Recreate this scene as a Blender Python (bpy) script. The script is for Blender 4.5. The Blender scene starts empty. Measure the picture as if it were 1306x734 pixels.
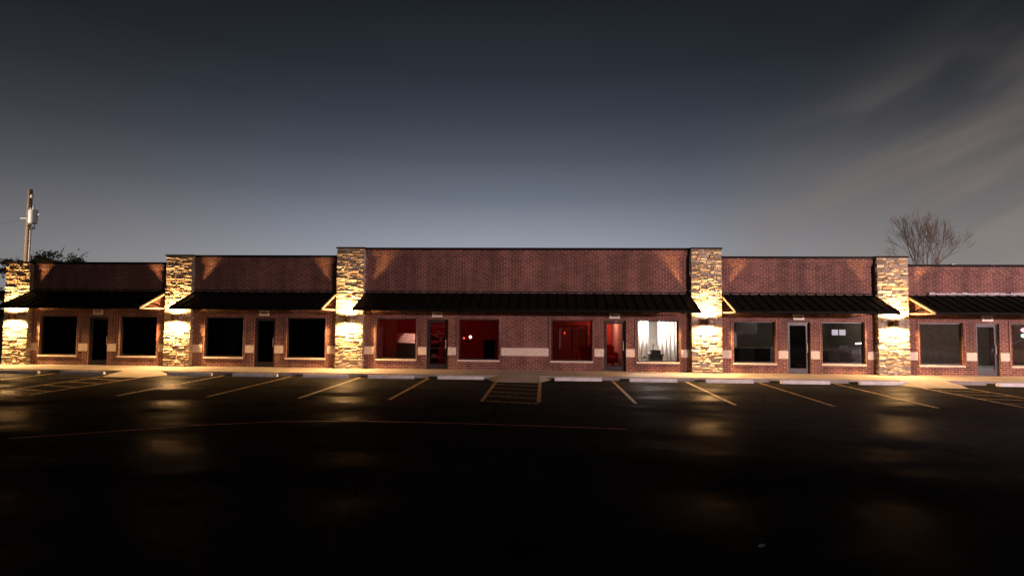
import bpy, bmesh, math, random
from mathutils import Vector, Matrix
R = math.radians
random.seed(11)
scn = bpy.context.scene
COL = scn.collection
D = 24.0            # facade plane
ZW = 0.15           # top of the walk

# ------------------------------------------------------------------ helpers
def link(o, parent=None):
    COL.objects.link(o)
    if parent is not None:
        o.parent = parent
        o.matrix_parent_inverse = Matrix.Translation(-world_loc(parent))
    return o

def world_loc(o):
    v = Vector(o.location)
    return v if o.parent is None else v   # parts are authored in world coordinates, parts sit at the origin

def obj(name, bm, m, parent=None, smooth=False):
    me = bpy.data.meshes.new(name)
    bmesh.ops.recalc_face_normals(bm, faces=bm.faces[:])
    bm.to_mesh(me); bm.free()
    for x in (m if isinstance(m, (list, tuple)) else [m]):
        me.materials.append(x)
    if smooth:
        for p in me.polygons: p.use_smooth = True
    o = bpy.data.objects.new(name, me)
    return link(o, parent)

def tag(o, label=None, cat=None, group=None, kind=None):
    if label: o['label'] = label
    if cat: o['category'] = cat
    if group: o['group'] = group
    if kind: o['kind'] = kind
    return o

def empty(name, loc, label, cat, group=None):
    o = bpy.data.objects.new(name, None)
    o.empty_display_size = 0.2
    o.location = loc
    COL.objects.link(o)
    return tag(o, label, cat, group)

def box(bm, x0, x1, y0, y1, z0, z1, mi=0):
    vs = [bm.verts.new(p) for p in ((x0,y0,z0),(x1,y0,z0),(x1,y1,z0),(x0,y1,z0),(x0,y0,z1),(x1,y0,z1),(x1,y1,z1),(x0,y1,z1))]
    for q in ((0,3,2,1),(4,5,6,7),(0,1,5,4),(1,2,6,5),(2,3,7,6),(3,0,4,7)):
        f = bm.faces.new([vs[i] for i in q]); f.material_index = mi
    return vs

def prism(bm, pts, x0, x1, mi=0):
    """polygon in (y,z) extruded along x"""
    a = [bm.verts.new((x0, y, z)) for y, z in pts]
    b = [bm.verts.new((x1, y, z)) for y, z in pts]
    n = len(pts)
    bm.faces.new(a).material_index = mi
    bm.faces.new(b[::-1]).material_index = mi
    for i in range(n):
        bm.faces.new((a[i], a[(i+1) % n], b[(i+1) % n], b[i])).material_index = mi

def tube(bm, pts, rad, n=8, mi=0, cap=True):
    rings = []
    pts = [Vector(p) for p in pts]
    for i, p in enumerate(pts):
        d = (pts[min(i+1, len(pts)-1)] - pts[max(i-1, 0)])
        if d.length < 1e-6: d = Vector((0,0,1))
        d.normalize()
        u = d.cross(Vector((0.31, 0.17, 0.94)) if abs(d.z) < 0.9 else Vector((1, 0, 0))).normalized()
        v = d.cross(u)
        r = rad[i] if isinstance(rad, (list, tuple)) else rad
        rings.append([bm.verts.new(p + (u*math.cos(2*math.pi*k/n) + v*math.sin(2*math.pi*k/n))*r) for k in range(n)])
    for a, b in zip(rings, rings[1:]):
        for k in range(n):
            f = bm.faces.new((a[k], a[(k+1) % n], b[(k+1) % n], b[k])); f.material_index = mi; f.smooth = True
    if cap:
        bm.faces.new(rings[0][::-1]).material_index = mi
        bm.faces.new(rings[-1]).material_index = mi

def lathe(bm, prof, cx, cy, n=20, mi=0):
    tube(bm, [(cx, cy, z) for r, z in prof], [max(r, 1e-3) for r, z in prof], n, mi)

def bevel(bm, w, seg=1):
    bmesh.ops.bevel(bm, geom=bm.edges[:], offset=w, segments=seg, affect='EDGES', clamp_overlap=True)

def NB(): return bmesh.new()

# ------------------------------------------------------------------ materials
class NT:
    def __init__(s, name):
        s.m = bpy.data.materials.new(name); s.m.use_nodes = True
        s.t = s.m.node_tree; s.b = s.t.nodes['Principled BSDF']; s.o = s.t.nodes['Material Output']
    def n(s, typ, **kw):
        nd = s.t.nodes.new(typ)
        for k, v in kw.items():
            if k in nd.inputs.keys(): nd.inputs[k].default_value = v
            else: setattr(nd, k, v)
        return nd
    def l(s, a, b): s.t.links.new(a, b)
    def coord(s, scale=(1,1,1), rot=(0,0,0), kind='Object', loc=(0,0,0)):
        tc = s.n('ShaderNodeTexCoord'); mp = s.n('ShaderNodeMapping')
        mp.inputs['Scale'].default_value = scale; mp.inputs['Rotation'].default_value = rot; mp.inputs['Location'].default_value = loc
        s.l(tc.outputs[kind], mp.inputs['Vector']); return mp.outputs['Vector']
    def noise(s, vec, scale, detail=4, rough=0.55):
        nd = s.n('ShaderNodeTexNoise'); nd.inputs['Scale'].default_value = scale
        nd.inputs['Detail'].default_value = detail; nd.inputs['Roughness'].default_value = rough
        s.l(vec, nd.inputs['Vector']); return nd.outputs['Fac']
    def ramp(s, fac, stops):
        nd = s.n('ShaderNodeValToRGB'); e = nd.color_ramp.elements
        while len(e) < len(stops): e.new(0.5)
        for el, (p, c) in zip(e, stops):
            el.position = p; el.color = (c, c, c, 1) if isinstance(c, float) else (*c, 1)
        s.l(fac, nd.inputs['Fac']); return nd.outputs['Color']
    def mix(s, fac, a, b, mode='MIX'):
        nd = s.n('ShaderNodeMix'); nd.data_type = 'RGBA'; nd.blend_type = mode
        for sock, v in ((nd.inputs['Factor'], fac), (nd.inputs['A'], a), (nd.inputs['B'], b)):
            if isinstance(v, (int, float)): 
                sock.default_value = v if sock.name == 'Factor' else (v, v, v, 1)
            elif isinstance(v, tuple): sock.default_value = (*v, 1)
            else: s.l(v, sock)
        for i in nd.inputs:
            pass
        return nd.outputs['Result']
    def bump(s, h, strength, dist=0.01, prev=None):
        nd = s.n('ShaderNodeBump'); nd.inputs['Strength'].default_value = strength; nd.inputs['Distance'].default_value = dist
        s.l(h, nd.inputs['Height'])
        if prev: s.l(prev, nd.inputs['Normal'])
        return nd.outputs['Normal']

def _mixsock(nd):
    return nd

# the RGBA Mix node has several sockets of the same name: use indices instead
def _mix(s, fac, a, b, mode='MIX'):
    nd = s.t.nodes.new('ShaderNodeMix'); nd.data_type = 'RGBA'; nd.blend_type = mode
    fs, As, Bs = nd.inputs[0], nd.inputs[6], nd.inputs[7]
    for sock, v in ((fs, fac), (As, a), (Bs, b)):
        if isinstance(v, (int, float)): sock.default_value = v if sock is fs else (v, v, v, 1)
        elif isinstance(v, tuple): sock.default_value = (*v, 1)
        else: s.l(v, sock)
    return nd.outputs[2]
NT.mix = _mix

def simple(name, col, rough=0.6, metal=0.0, var=0.25, vs=6.0, bump=0.0, spec=0.5):
    n = NT(name); v = n.coord()
    c0 = tuple(c*(1-var) for c in col); c1 = tuple(min(1, c*(1+var)) for c in col)
    n.l(n.ramp(n.noise(v, vs, 5), [(0.3, c0), (0.7, c1)]), n.b.inputs['Base Color'])
    n.b.inputs['Roughness'].default_value = rough; n.b.inputs['Metallic'].default_value = metal
    n.b.inputs['Specular IOR Level'].default_value = spec
    if bump: n.l(n.bump(n.noise(v, vs*8, 4), bump, 0.01), n.b.inputs['Normal'])
    return n.m

def glow(name, col, s):
    n = NT(name); n.b.inputs['Base Color'].default_value = (*col, 1)
    n.b.inputs['Emission Color'].default_value = (*col, 1); n.b.inputs['Emission Strength'].default_value = s
    return n.m

def brick_mat(name, upright=False):
    n = NT(name)
    tc = n.n('ShaderNodeTexCoord'); sx = n.n('ShaderNodeSeparateXYZ'); cb = n.n('ShaderNodeCombineXYZ')
    n.l(tc.outputs['Object'], sx.inputs[0])
    ad = n.n('ShaderNodeMath', operation='ADD'); n.l(sx.outputs['X'], ad.inputs[0]); n.l(sx.outputs['Y'], ad.inputs[1])
    if upright:
        n.l(sx.outputs['Z'], cb.inputs[0]); n.l(ad.outputs[0], cb.inputs[1])
    else:
        n.l(ad.outputs[0], cb.inputs[0]); n.l(sx.outputs['Z'], cb.inputs[1])
    b = n.n('ShaderNodeTexBrick'); n.l(cb.outputs[0], b.inputs['Vector'])
    b.inputs['Scale'].default_value = 1.0
    b.inputs['Brick Width'].default_value = 0.26; b.inputs['Row Height'].default_value = 0.09
    b.inputs['Mortar Size'].default_value = 0.009; b.inputs['Mortar Smooth'].default_value = 0.15; b.inputs['Bias'].default_value = -0.1
    b.inputs['Color1'].default_value = (0.14, 0.038, 0.027, 1)
    b.inputs['Color2'].default_value = (0.25, 0.080, 0.056, 1)
    b.inputs['Mortar'].default_value = (0.42, 0.33, 0.27, 1)
    v = n.coord()
    pat = n.ramp(n.noise(v, 0.7, 4), [(0.3, 0.78), (0.7, 1.15)])
    fine = n.ramp(n.noise(v, 30, 4), [(0.3, 0.8), (0.7, 1.15)])
    streak = n.ramp(n.noise(n.coord((1.6, 1.6, 0.22)), 1.1, 5, 0.6), [(0.36, 0.62), (0.62, 1.12)])
    c = n.mix(1.0, n.mix(1.0, b.outputs['Color'], pat, 'MULTIPLY'), streak, 'MULTIPLY'); c = n.mix(1.0, c, fine, 'MULTIPLY')
    n.l(c, n.b.inputs['Base Color']); n.b.inputs['Roughness'].default_value = 0.85
    inv = n.n('ShaderNodeMath', operation='SUBTRACT'); inv.inputs[0].default_value = 1.0; n.l(b.outputs['Fac'], inv.inputs[1])
    n.l(n.bump(n.noise(v, 55, 3), 0.25, 0.004, n.bump(inv.outputs[0], 0.9, 0.008)), n.b.inputs['Normal'])
    return n.m

M = {}
M['brick'] = brick_mat('red brick'); M['soldier'] = brick_mat('soldier brick', True)

def stone_mat():
    n = NT('ledge stone')
    at = n.n('ShaderNodeAttribute', attribute_name='tone')
    v = n.coord()
    c = n.ramp(at.outputs['Fac'], [(0.0, (0.26, 0.18, 0.12)), (0.3, (0.42, 0.33, 0.23)), (0.65, (0.54, 0.45, 0.33)), (1.0, (0.66, 0.58, 0.46))])
    c = n.mix(1.0, c, n.ramp(n.noise(v, 14, 6, 0.65), [(0.3, 0.68), (0.7, 1.15)]), 'MULTIPLY')
    n.l(c, n.b.inputs['Base Color']); n.b.inputs['Roughness'].default_value = 0.9
    n.l(n.bump(n.noise(v, 28, 6, 0.7), 0.8, 0.012), n.b.inputs['Normal'])
    return n.m
M['stone'] = stone_mat()
M['mortar'] = simple('mortar joint', (0.24, 0.19, 0.13), 0.95)
M['band'] = simple('cast stone', (0.74, 0.62, 0.50), 0.8, var=0.12, vs=9, bump=0.3)
M['coping'] = simple('dark bronze coping', (0.012, 0.009, 0.008), 0.65, 0.0, spec=0.12)
M['joint'] = simple('coping joint clip', (0.35, 0.33, 0.32), 0.5, 0.3)
M['awning'] = simple('standing seam metal', (0.006, 0.006, 0.005), 0.7, 0.0, spec=0.08, var=0.35, vs=2, bump=0.05)
M['bracket'] = simple('cream painted steel', (0.19, 0.13, 0.085), 0.55, var=0.15)
M['frame'] = simple('dark bronze frame', (0.045, 0.037, 0.038), 0.4, 0.3)
M['sconce'] = simple('bronze fixture', (0.10, 0.055, 0.03), 0.5, 0.4)
M['lens'] = glow('warm lamp lens', (1.0, 0.62, 0.28), 12)
M['plaque'] = simple('cream plaque', (0.85, 0.76, 0.64), 0.6, var=0.04)
M['ink'] = simple('dark lettering', (0.10, 0.05, 0.03), 0.7)
M['plaster'] = simple('interior plaster', (0.62, 0.58, 0.54), 0.8, var=0.06, vs=2)
M['floor'] = simple('interior floor', (0.16, 0.12, 0.10), 0.45)
M['dark'] = simple('black furniture', (0.015, 0.014, 0.014), 0.5)
M['wood'] = simple('dark wood', (0.09, 0.045, 0.03), 0.5)
M['redcloth'] = simple('red upholstery', (0.55, 0.03, 0.02), 0.8)
M['curtain'] = simple('white curtain', (0.80, 0.78, 0.76), 0.9, var=0.05)
M['tan'] = simple('olive brown laminate', (0.26, 0.18, 0.08), 0.6)
M['paper'] = simple('white paper', (0.8, 0.8, 0.8), 0.8, var=0.03)
M['white'] = simple('pale metal', (0.72, 0.72, 0.74), 0.45, 0.1, var=0.12, vs=4)
M['strip'] = simple('weathered flashing', (0.45, 0.45, 0.47), 0.6, var=.35, vs=1.5)
M['roof'] = simple('roof membrane', (0.12, 0.12, 0.12), 0.9)
M['yellow'] = None
M['grass'] = simple('night grass', (0.03, 0.045, 0.015), 0.95, var=0.4, vs=3, bump=0.5)

def glass_mat(name, tint):
    n = NT(name); t = n.t
    tr = n.n('ShaderNodeBsdfTransparent'); tr.inputs[0].default_value = (*tint, 1)
    gl = n.n('ShaderNodeBsdfGlossy'); gl.inputs['Roughness'].default_value = 0.015; gl.inputs['Color'].default_value = (0.9, 0.92, 0.95, 1)
    v = n.coord(); n.l(n.bump(n.noise(v, 0.8, 2), 0.12, 0.02), gl.inputs['Normal'])
    lw = n.n('ShaderNodeLayerWeight'); lw.inputs['Blend'].default_value = 0.5
    pw = n.n('ShaderNodeMath', operation='POWER'); n.l(lw.outputs['Facing'], pw.inputs[0]); pw.inputs[1].default_value = 4.0
    ma = n.n('ShaderNodeMath', operation='MULTIPLY_ADD'); n.l(pw.outputs[0], ma.inputs[0]); ma.inputs[1].default_value = .9; ma.inputs[2].default_value = .07
    mx = n.n('ShaderNodeMixShader'); n.l(ma.outputs[0], mx.inputs[0]); n.l(tr.outputs[0], mx.inputs[1]); n.l(gl.outputs[0], mx.inputs[2])
    n.l(mx.outputs[0], n.o.inputs['Surface']); return n.m
M['glass'] = glass_mat('window glass', (0.8, 0.8, 0.8))
M['glass_mid'] = glass_mat('smoked glass', (0.5, 0.46, 0.46))
M['glass_dark'] = glass_mat('tinted glass', (0.28, 0.28, 0.28))

def asphalt_mat():
    n = NT('asphalt'); v = n.coord(); vs = n.coord((0.35, 1.0, 1.0)); vst = n.coord((0.12, 1.0, 1.0), (0, 0, R(4)))
    big = n.noise(vs, 0.35, 5, 0.6); agg = n.noise(v, 130, 3, 0.7); mid = n.noise(v, 3.2, 5, 0.6)
    c = n.ramp(big, [(0.3, (0.016, 0.0155, 0.015)), (0.7, (0.034, 0.032, 0.030))])
    c = n.mix(1.0, c, n.ramp(agg, [(0.35, 0.6), (0.68, 1.5)]), 'MULTIPLY')
    c = n.mix(1.0, c, n.ramp(mid, [(0.3, 0.75), (0.7, 1.2)]), 'MULTIPLY')
    # hairline cracks
    vo = n.n('ShaderNodeTexVoronoi', feature='DISTANCE_TO_EDGE'); vo.inputs['Scale'].default_value = 0.28
    wv = n.mix(0.25, n.coord((1, 1, 1)), n.n('ShaderNodeTexNoise').outputs['Color'], 'ADD'); n.l(wv, vo.inputs['Vector'])
    crack = n.ramp(vo.outputs['Distance'], [(0.0, 0.35), (0.006, 1.0)])
    c = n.mix(1.0, c, crack, 'MULTIPLY')
    nm = n.bump(agg, 0.35, 0.006, n.bump(n.noise(vst, 3.0, 4), 0.2, 0.03))
    df = n.n('ShaderNodeBsdfDiffuse'); n.l(c, df.inputs['Color']); n.l(nm, df.inputs['Normal'])
    # smoother, slightly damp patches between coarse ones
    damp = n.noise(n.coord((0.22, 0.5, 1.0), (0, 0, R(7)), loc=(3.1, 1.4, 0)), 0.9, 4, 0.55)
    g1 = n.n('ShaderNodeBsdfGlossy'); n.l(nm, g1.inputs['Normal'])
    n.l(n.ramp(damp, [(0.42, 0.6), (0.62, 0.26)]), g1.inputs['Roughness'])
    fr = n.n('ShaderNodeLayerWeight'); fr.inputs['Blend'].default_value = 0.22
    f = n.n('ShaderNodeMath', operation='MULTIPLY'); n.l(fr.outputs['Fresnel'], f.inputs[0])
    n.l(n.ramp(damp, [(0.42, 0.016), (0.66, 0.085)]), f.inputs[1])
    mx = n.n('ShaderNodeMixShader'); n.l(f.outputs[0], mx.inputs[0]); n.l(df.outputs[0], mx.inputs[1]); n.l(g1.outputs[0], mx.inputs[2])
    n.l(mx.outputs[0], n.o.inputs['Surface'])
    return n.m
M['asphalt'] = asphalt_mat()

def concrete_mat():
    n = NT('concrete walk'); v = n.coord()
    c = n.ramp(n.noise(v, 1.3, 6, 0.6), [(0.3, (0.24, 0.205, 0.175)), (0.7, (0.38, 0.345, 0.31))])
    c = n.mix(1.0, c, n.ramp(n.noise(v, 40, 4), [(0.3, 0.85), (0.7, 1.08)]), 'MULTIPLY')
    b = n.n('ShaderNodeTexBrick'); n.l(v, b.inputs['Vector']); b.offset = 0.0
    b.inputs['Scale'].default_value = 1.0; b.inputs['Brick Width'].default_value = 1.5; b.inputs['Row Height'].default_value = 3.0
    b.inputs['Mortar Size'].default_value = 0.008
    for k in ('Color1', 'Color2'): b.inputs[k].default_value = (1, 1, 1, 1)
    b.inputs['Mortar'].default_value = (0.35, 0.35, 0.35, 1)
    c = n.mix(1.0, c, b.outputs['Color'], 'MULTIPLY')
    n.l(c, n.b.inputs['Base Color']); n.b.inputs['Roughness'].default_value = 0.8
    n.l(n.bump(n.noise(v, 60, 4), 0.3, 0.004), n.b.inputs['Normal'])
    return n.m
M['concrete'] = concrete_mat()

def paint_mat(name, col, wear0, wear1):
    n = NT(name); v = n.coord()
    w = n.ramp(n.noise(v, 9, 6, 0.7), [(wear0, 0.0), (wear1, 1.0)])
    c = n.mix(w, (0.03, 0.028, 0.026), col)
    n.l(c, n.b.inputs['Base Color']); n.b.inputs['Roughness'].default_value = 0.7
    return n.m
M['yellow'] = paint_mat('worn yellow paint', (0.46, 0.26, 0.05), 0.42, 0.6)
M['seam'] = paint_mat('worn red line', (0.62, 0.16, 0.12), 0.38, 0.52)
M['stop'] = simple('painted concrete', (0.66, 0.64, 0.64), 0.75, var=0.15, vs=5, bump=0.3)
M['palebark'] = simple('pale bark', (0.34, 0.26, 0.20), 0.95, var=0.3, vs=8)
M['bark'] = simple('bark', (0.12, 0.085, 0.06), 0.95, var=0.3, vs=8, bump=0.6)
M['polewood'] = simple('pole wood', (0.34, 0.22, 0.13), 0.9, var=0.25, vs=7, bump=0.4)
M['leaf'] = simple('leaves', (0.06, 0.085, 0.035), 0.7, var=0.5, vs=1.5)

# ------------------------------------------------------------------ ground
def sheet(name, x0, x1, y0, y1, z, m, nx=1, ny=1):
    bm = NB()
    g = [[bm.verts.new((x0+(x1-x0)*i/nx, y0+(y1-y0)*j/ny, z)) for j in range(ny+1)] for i in range(nx+1)]
    for i in range(nx):
        for j in range(ny): bm.faces.new((g[i][j], g[i+1][j], g[i+1][j+1], g[i][j+1]))
    o = obj(name, bm, m); o['kind'] = 'structure'; return o
sheet('ground', -600, 600, -600, 900, -0.05, M['grass'])
sheet('parking_lot', -70, 70, -26, 23.0, 0.0, M['asphalt'])
sheet('street', -600, 600, -44, -34, -0.02, M['asphalt'])
bm = NB(); prism(bm, [(22.0, -0.02), (22.0, 0.13), (22.02, 0.15), (24.3, 0.15), (24.3, -0.02)], -27.0, 27.0)
tag(obj('sidewalk', bm, M['concrete']), kind='structure')
AISLES = [(-17.15, -15.5), (-1.62, 0.06), (14.0, 15.65)]
for a, b in AISLES:
    bm = NB()
    p = [(a+0.0, 20.9, 0.003), (b-0.0, 20.9, 0.003), (b+0.5, 22.0, 0.003), (a-0.5, 22.0, 0.003), (a+0.05, 21.995, 0.146), (b-0.05, 21.995, 0.146)]
    v = [bm.verts.new(q) for q in p]
    bm.faces.new((v[0], v[1], v[5], v[4])); bm.faces.new((v[1], v[2], v[5])); bm.faces.new((v[0], v[4], v[3]))
    tag(obj('curb_ramp', bm, M['concrete']), kind='structure')

def strip(bm, x0, y0, x1, y1, w, z=0.004):
    d = Vector((x1-x0, y1-y0, 0)).normalized(); nrm = Vector((-d.y, d.x, 0))*w/2
    bm.faces.new([bm.verts.new(Vector(q)) for q in ((x0-nrm.x, y0-nrm.y, z), (x1-nrm.x, y1-nrm.y, z), (x1+nrm.x, y1+nrm.y, z), (x0+nrm.x, y0+nrm.y, z))])
LINES = [-22.75, -19.95, -12.78, -9.98, -7.14, -4.38, 2.9, 5.75, 8.55, 11.4, 19.2, 22.0]
for x in LINES:
    bm = NB(); strip(bm, x, 21.9, x-0.06, 16.3, 0.11); tag(obj('parking_line', bm, M['yellow']), kind='structure')
for a, b in AISLES:
    bm = NB()
    strip(bm, a, 20.85, a-0.05, 16.25, 0.12); strip(bm, b, 20.85, b-0.05, 16.2, 0.12)
    for k in range(5):
        y = 20.3 - k*0.98
        strip(bm, a+0.06, y, b-0.06, y-0.42, 0.10, 0.008)
    tag(obj('hatched_aisle_marking', bm, M['yellow']), kind='structure')
# thin worn line wandering across the lot
cr = [(-10.6, 10.62), (-8.58, 11.71), (-7.84, 12.15), (-6.2, 12.75), (-4.46, 13.02), (-2.5, 12.98), (-0.66, 12.85), (0.8, 12.74), (2.0, 12.6)]
bm = NB()
for i in range(len(cr)-1):
    (xa, ya), (xb, yb) = cr[i], cr[i+1]
    for k in range(6):
        t0, t1 = k/6, (k+1)/6
        j = 0.012
        strip(bm, xa+(xb-xa)*t0, ya+(yb-ya)*t0+random.uniform(-j, j), xa+(xb-xa)*t1, ya+(yb-ya)*t1+random.uniform(-j, j), 0.05+random.uniform(0, .025), 0.004)
tag(obj('worn_pavement_line', bm, M['seam']), kind='structure')

# wheel stops
def stop_mesh():
    bm = NB()
    prism(bm, [(-0.08, 0.0), (-0.065, 0.07), (-0.035, 0.125), (0.035, 0.125), (0.065, 0.07), (0.08, 0.0)], -0.92, 0.92)
    bmesh.ops.bevel(bm, geom=bm.edges[:], offset=0.012, segments=2, affect='EDGES')
    me = bpy.data.meshes.new('wheel_stop'); bmesh.ops.recalc_face_normals(bm, faces=bm.faces[:]); bm.to_mesh(me); bm.free(); me.materials.append(M['stop']); return me
sm = stop_mesh()
STOPS = [(-21.4, 'leftmost concrete wheel stop, in front of the first dark window'),
 (-18.62, 'concrete wheel stop just left of the left hatched aisle'),
 (-14.12, 'concrete wheel stop just right of the left hatched aisle'),
 (-11.4, 'concrete wheel stop in front of the dark door near the second pillar'),
 (-8.5, 'concrete wheel stop in front of the tall left pillar of the central bay'),
 (-5.85, 'concrete wheel stop in front of the red-lit window beside the tall left pillar'),
 (-3.07, 'concrete wheel stop just left of the central hatched aisle'),
 (1.55, 'concrete wheel stop just right of the central hatched aisle'),
 (4.45, 'concrete wheel stop in front of the bright white window'),
 (7.35, 'concrete wheel stop in front of the tall right pillar of the central bay'),
 (10.2, 'concrete wheel stop right of the tall right pillar, before the dark door'),
 (13.15, 'concrete wheel stop just left of the right hatched aisle'),
 (18.2, 'rightmost concrete wheel stop, before the door at the right edge')]
for i, (x, lab) in enumerate(STOPS):
    o = bpy.data.objects.new('wheel_stop', sm); o.location = (x, 21.72+random.uniform(-.03, .03), 0.0); o.rotation_euler.z = R(random.uniform(-1.2, 1.2)); link(o)
    tag(o, lab, 'wheel stop', 'concrete wheel stops along the walk')
bm = NB(); v = [bm.verts.new(q) for q in ((0,0,.01),(.13,.02,.02),(.15,.09,.045),(.05,.11,.03),(-.02,.06,.012))]; bm.faces.new(v)
r = bmesh.ops.extrude_face_region(bm, geom=bm.faces[:]); bmesh.ops.translate(bm, vec=(0,0,.006), verts=[e for e in r['geom'] if isinstance(e, bmesh.types.BMVert)])
o = obj('paper_scrap', bm, M['paper']); o.location = (2.45, 6.33, 0); o.scale = (.5, .5, .5); tag(o, 'small white paper scrap lying alone on the dark asphalt', 'litter')

# ------------------------------------------------------------------ the building
B = empty('strip_mall_building', (0, D, ZW), 'long single-storey brick strip mall with stone pillars, dark metal awnings and stepped parapet', 'building')
W = 1.76; DW = 0.95; ZS, ZT, ZD = 0.58, 2.36, 2.34
BAYS = [  # x0, x1, top, windows(left x), doors(left x)
 (-23.1, -16.72, 4.78, [-22.7, -18.95], [-20.42]),
 (-15.5, -8.93, 5.11, [-14.95, -11.22], [-12.7]),
 (-7.7, 6.51, 5.46, [-7.16, -3.5, 0.55, 4.25], [-4.92, 2.82]),
 (7.8, 14.22, 5.11, [8.33, 12.02], [10.6]),
 (15.5, 22.15, 4.78, [16.03, 19.74], [18.32])]
PIL = [(-24.26, -23.1, 4.78), (-16.72, -15.5, 5.11), (-8.93, -7.7, 5.46), (6.51, 7.8, 5.46), (14.22, 15.5, 5.11), (22.15, 23.4, 4.78)]
TH = 0.22
for x0, x1, top, wins, doors in BAYS:
    holes = sorted([(x, x+W, ZS, ZT) for x in wins] + [(x, x+DW, ZW, ZD) for x in doors])
    bm = NB(); cur = x0
    for a, b, zb, zt in holes:
        box(bm, cur, a, D, D+TH, ZW-0.1, ZT)
        if zb > ZW: box(bm, a, b, D, D+TH, ZW-0.1, zb)
        if zt < ZT: box(bm, a, b, D, D+TH, zt, ZT)
        cur = b
    box(bm, cur, x1, D, D+TH, ZW-0.1, ZT)
    box(bm, x0, x1, D, D+TH, ZT, top-0.36)
    box(bm, x0+.002, x1-.002, D-0.035, D+TH, top-0.36, top-0.28)      # corbel courses
    box(bm, x0+.002, x1-.002, D-0.06, D+TH, top-0.28, top-0.03)
    obj('front_wall', bm, M['brick'], B)
    bm = NB()
    box(bm, x0+.004, x1-.004, D-0.10, D+TH+0.03, top-0.03, top+0.03)
    box(bm, x0+.004, x1-.004, D-0.115, D-0.10, top-0.07, top+0.03)
    obj('parapet_coping', bm, M['coping'], B)
    # cast stone band between openings
    cur = x0+.003
    for a, b in [(h[0], h[1]) for h in holes]+[(x1-.003, 0)]:
        bm = NB(); box(bm, cur, a, D-0.02, D+0.01, 0.78, 1.12); obj('stone_band', bm, M['band'], B); cur = b
    if x0 > 15:
        for xx in (17.35, 18.95, 20.5):
            bm = NB(); box(bm, xx, xx+0.12, D-0.12, D+TH, top+.031, top+.05); obj('coping_joint', bm, M['joint'], B)

CLEAR = {8.33, 2.82, 4.25, 12.02, 19.74, 16.03, 18.32}
LIT = {4.25: 1, -7.16: 1, -3.5: 1, 0.55: 1, -4.92: 1, 2.82: 1, 12.02: 1, 19.74: 1}
for x0, x1, top, wins, doors in BAYS:
    for x in wins:
        bm = NB(); t = 0.05; yf = D+0.09
        a, b = x+.002, x+W-.002; zb, zt = ZS+.002, ZT-.002
        box(bm, a, a+t, yf, yf+.07, zb, zt); box(bm, b-t, b, yf, yf+.07, zb, zt)
        box(bm, a+t, b-t, yf, yf+.07, zb, zb+t); box(bm, a+t, b-t, yf, yf+.07, zt-t, zt)
        wobj = obj('window', bm, M['frame'], B)
        bm = NB(); box(bm, a+t-.005, b-t+.005, yf+.03, yf+.04, zb+t-.005, zt-t+.005)
        obj('pane', bm, M['glass'] if x in CLEAR else (M['glass_mid'] if x in LIT else M['glass_dark']), wobj)
        bm = NB(); box(bm, x-0.04, x+W+0.04, D-0.05, D+0.088, ZS-0.07, ZS-0.0); bevel(bm, .006)
        obj('sill', bm, M['band'], wobj)
        bm = NB(); s = 0.11
        box(bm, x-s, x, D-0.022, D+.01, ZS, ZT); box(bm, x+W, x+W+s, D-0.022, D+.01, ZS, ZT)
        box(bm, x-s, x+W+s, D-0.024, D+.01, ZT, ZT+s)
        obj('brick_surround', bm, M['soldier'], wobj)
    for x in doors:
        a, b = x+.002, x+DW-.002; zb, zt = ZW+.001, ZD-.002; t = 0.05; yf = D+0.09
        bm = NB()
        box(bm, a, a+t, yf, yf+.1, zb, zt); box(bm, b-t, b, yf, yf+.1, zb, zt); box(bm, a+t, b-t, yf, yf+.1, zt-t, zt)
        dobj = obj('door', bm, M['frame'], B)
        bm = NB(); a += t+.004; b -= t+.004; zt -= t+.004; s = .08
        box(bm, a, a+s, yf+.03, yf+.075, zb+.01, zt); box(bm, b-s, b, yf+.03, yf+.075, zb+.01, zt)
        box(bm, a+s, b-s, yf+.03, yf+.075, zb+.01, zb+.22); box(bm, a+s, b-s, yf+.03, yf+.075, zt-.09, zt)
        obj('door_leaf', bm, M['frame'], dobj)
        bm = NB(); box(bm, a+s-.004, b-s+.004, yf+.045, yf+.055, zb+.215, zt-.085)
        obj('pane', bm, M['glass'] if x in CLEAR else (M['glass_mid'] if x in LIT else M['glass_dark']), dobj)
        bm = NB(); hx = b-.05
        tube(bm, [(hx, yf+.03, 1.05), (hx, yf-.02, 1.07), (hx, yf-.02, 1.43), (hx, yf+.03, 1.45)], .012)
        obj('handle', bm, M['white'], dobj)
        bm = NB(); s = 0.11
        box(bm, x-s, x+DW+s, D-0.024, D+.01, ZT+.002, ZT+.06)
        obj('lintel', bm, M['soldier'], dobj)

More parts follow.
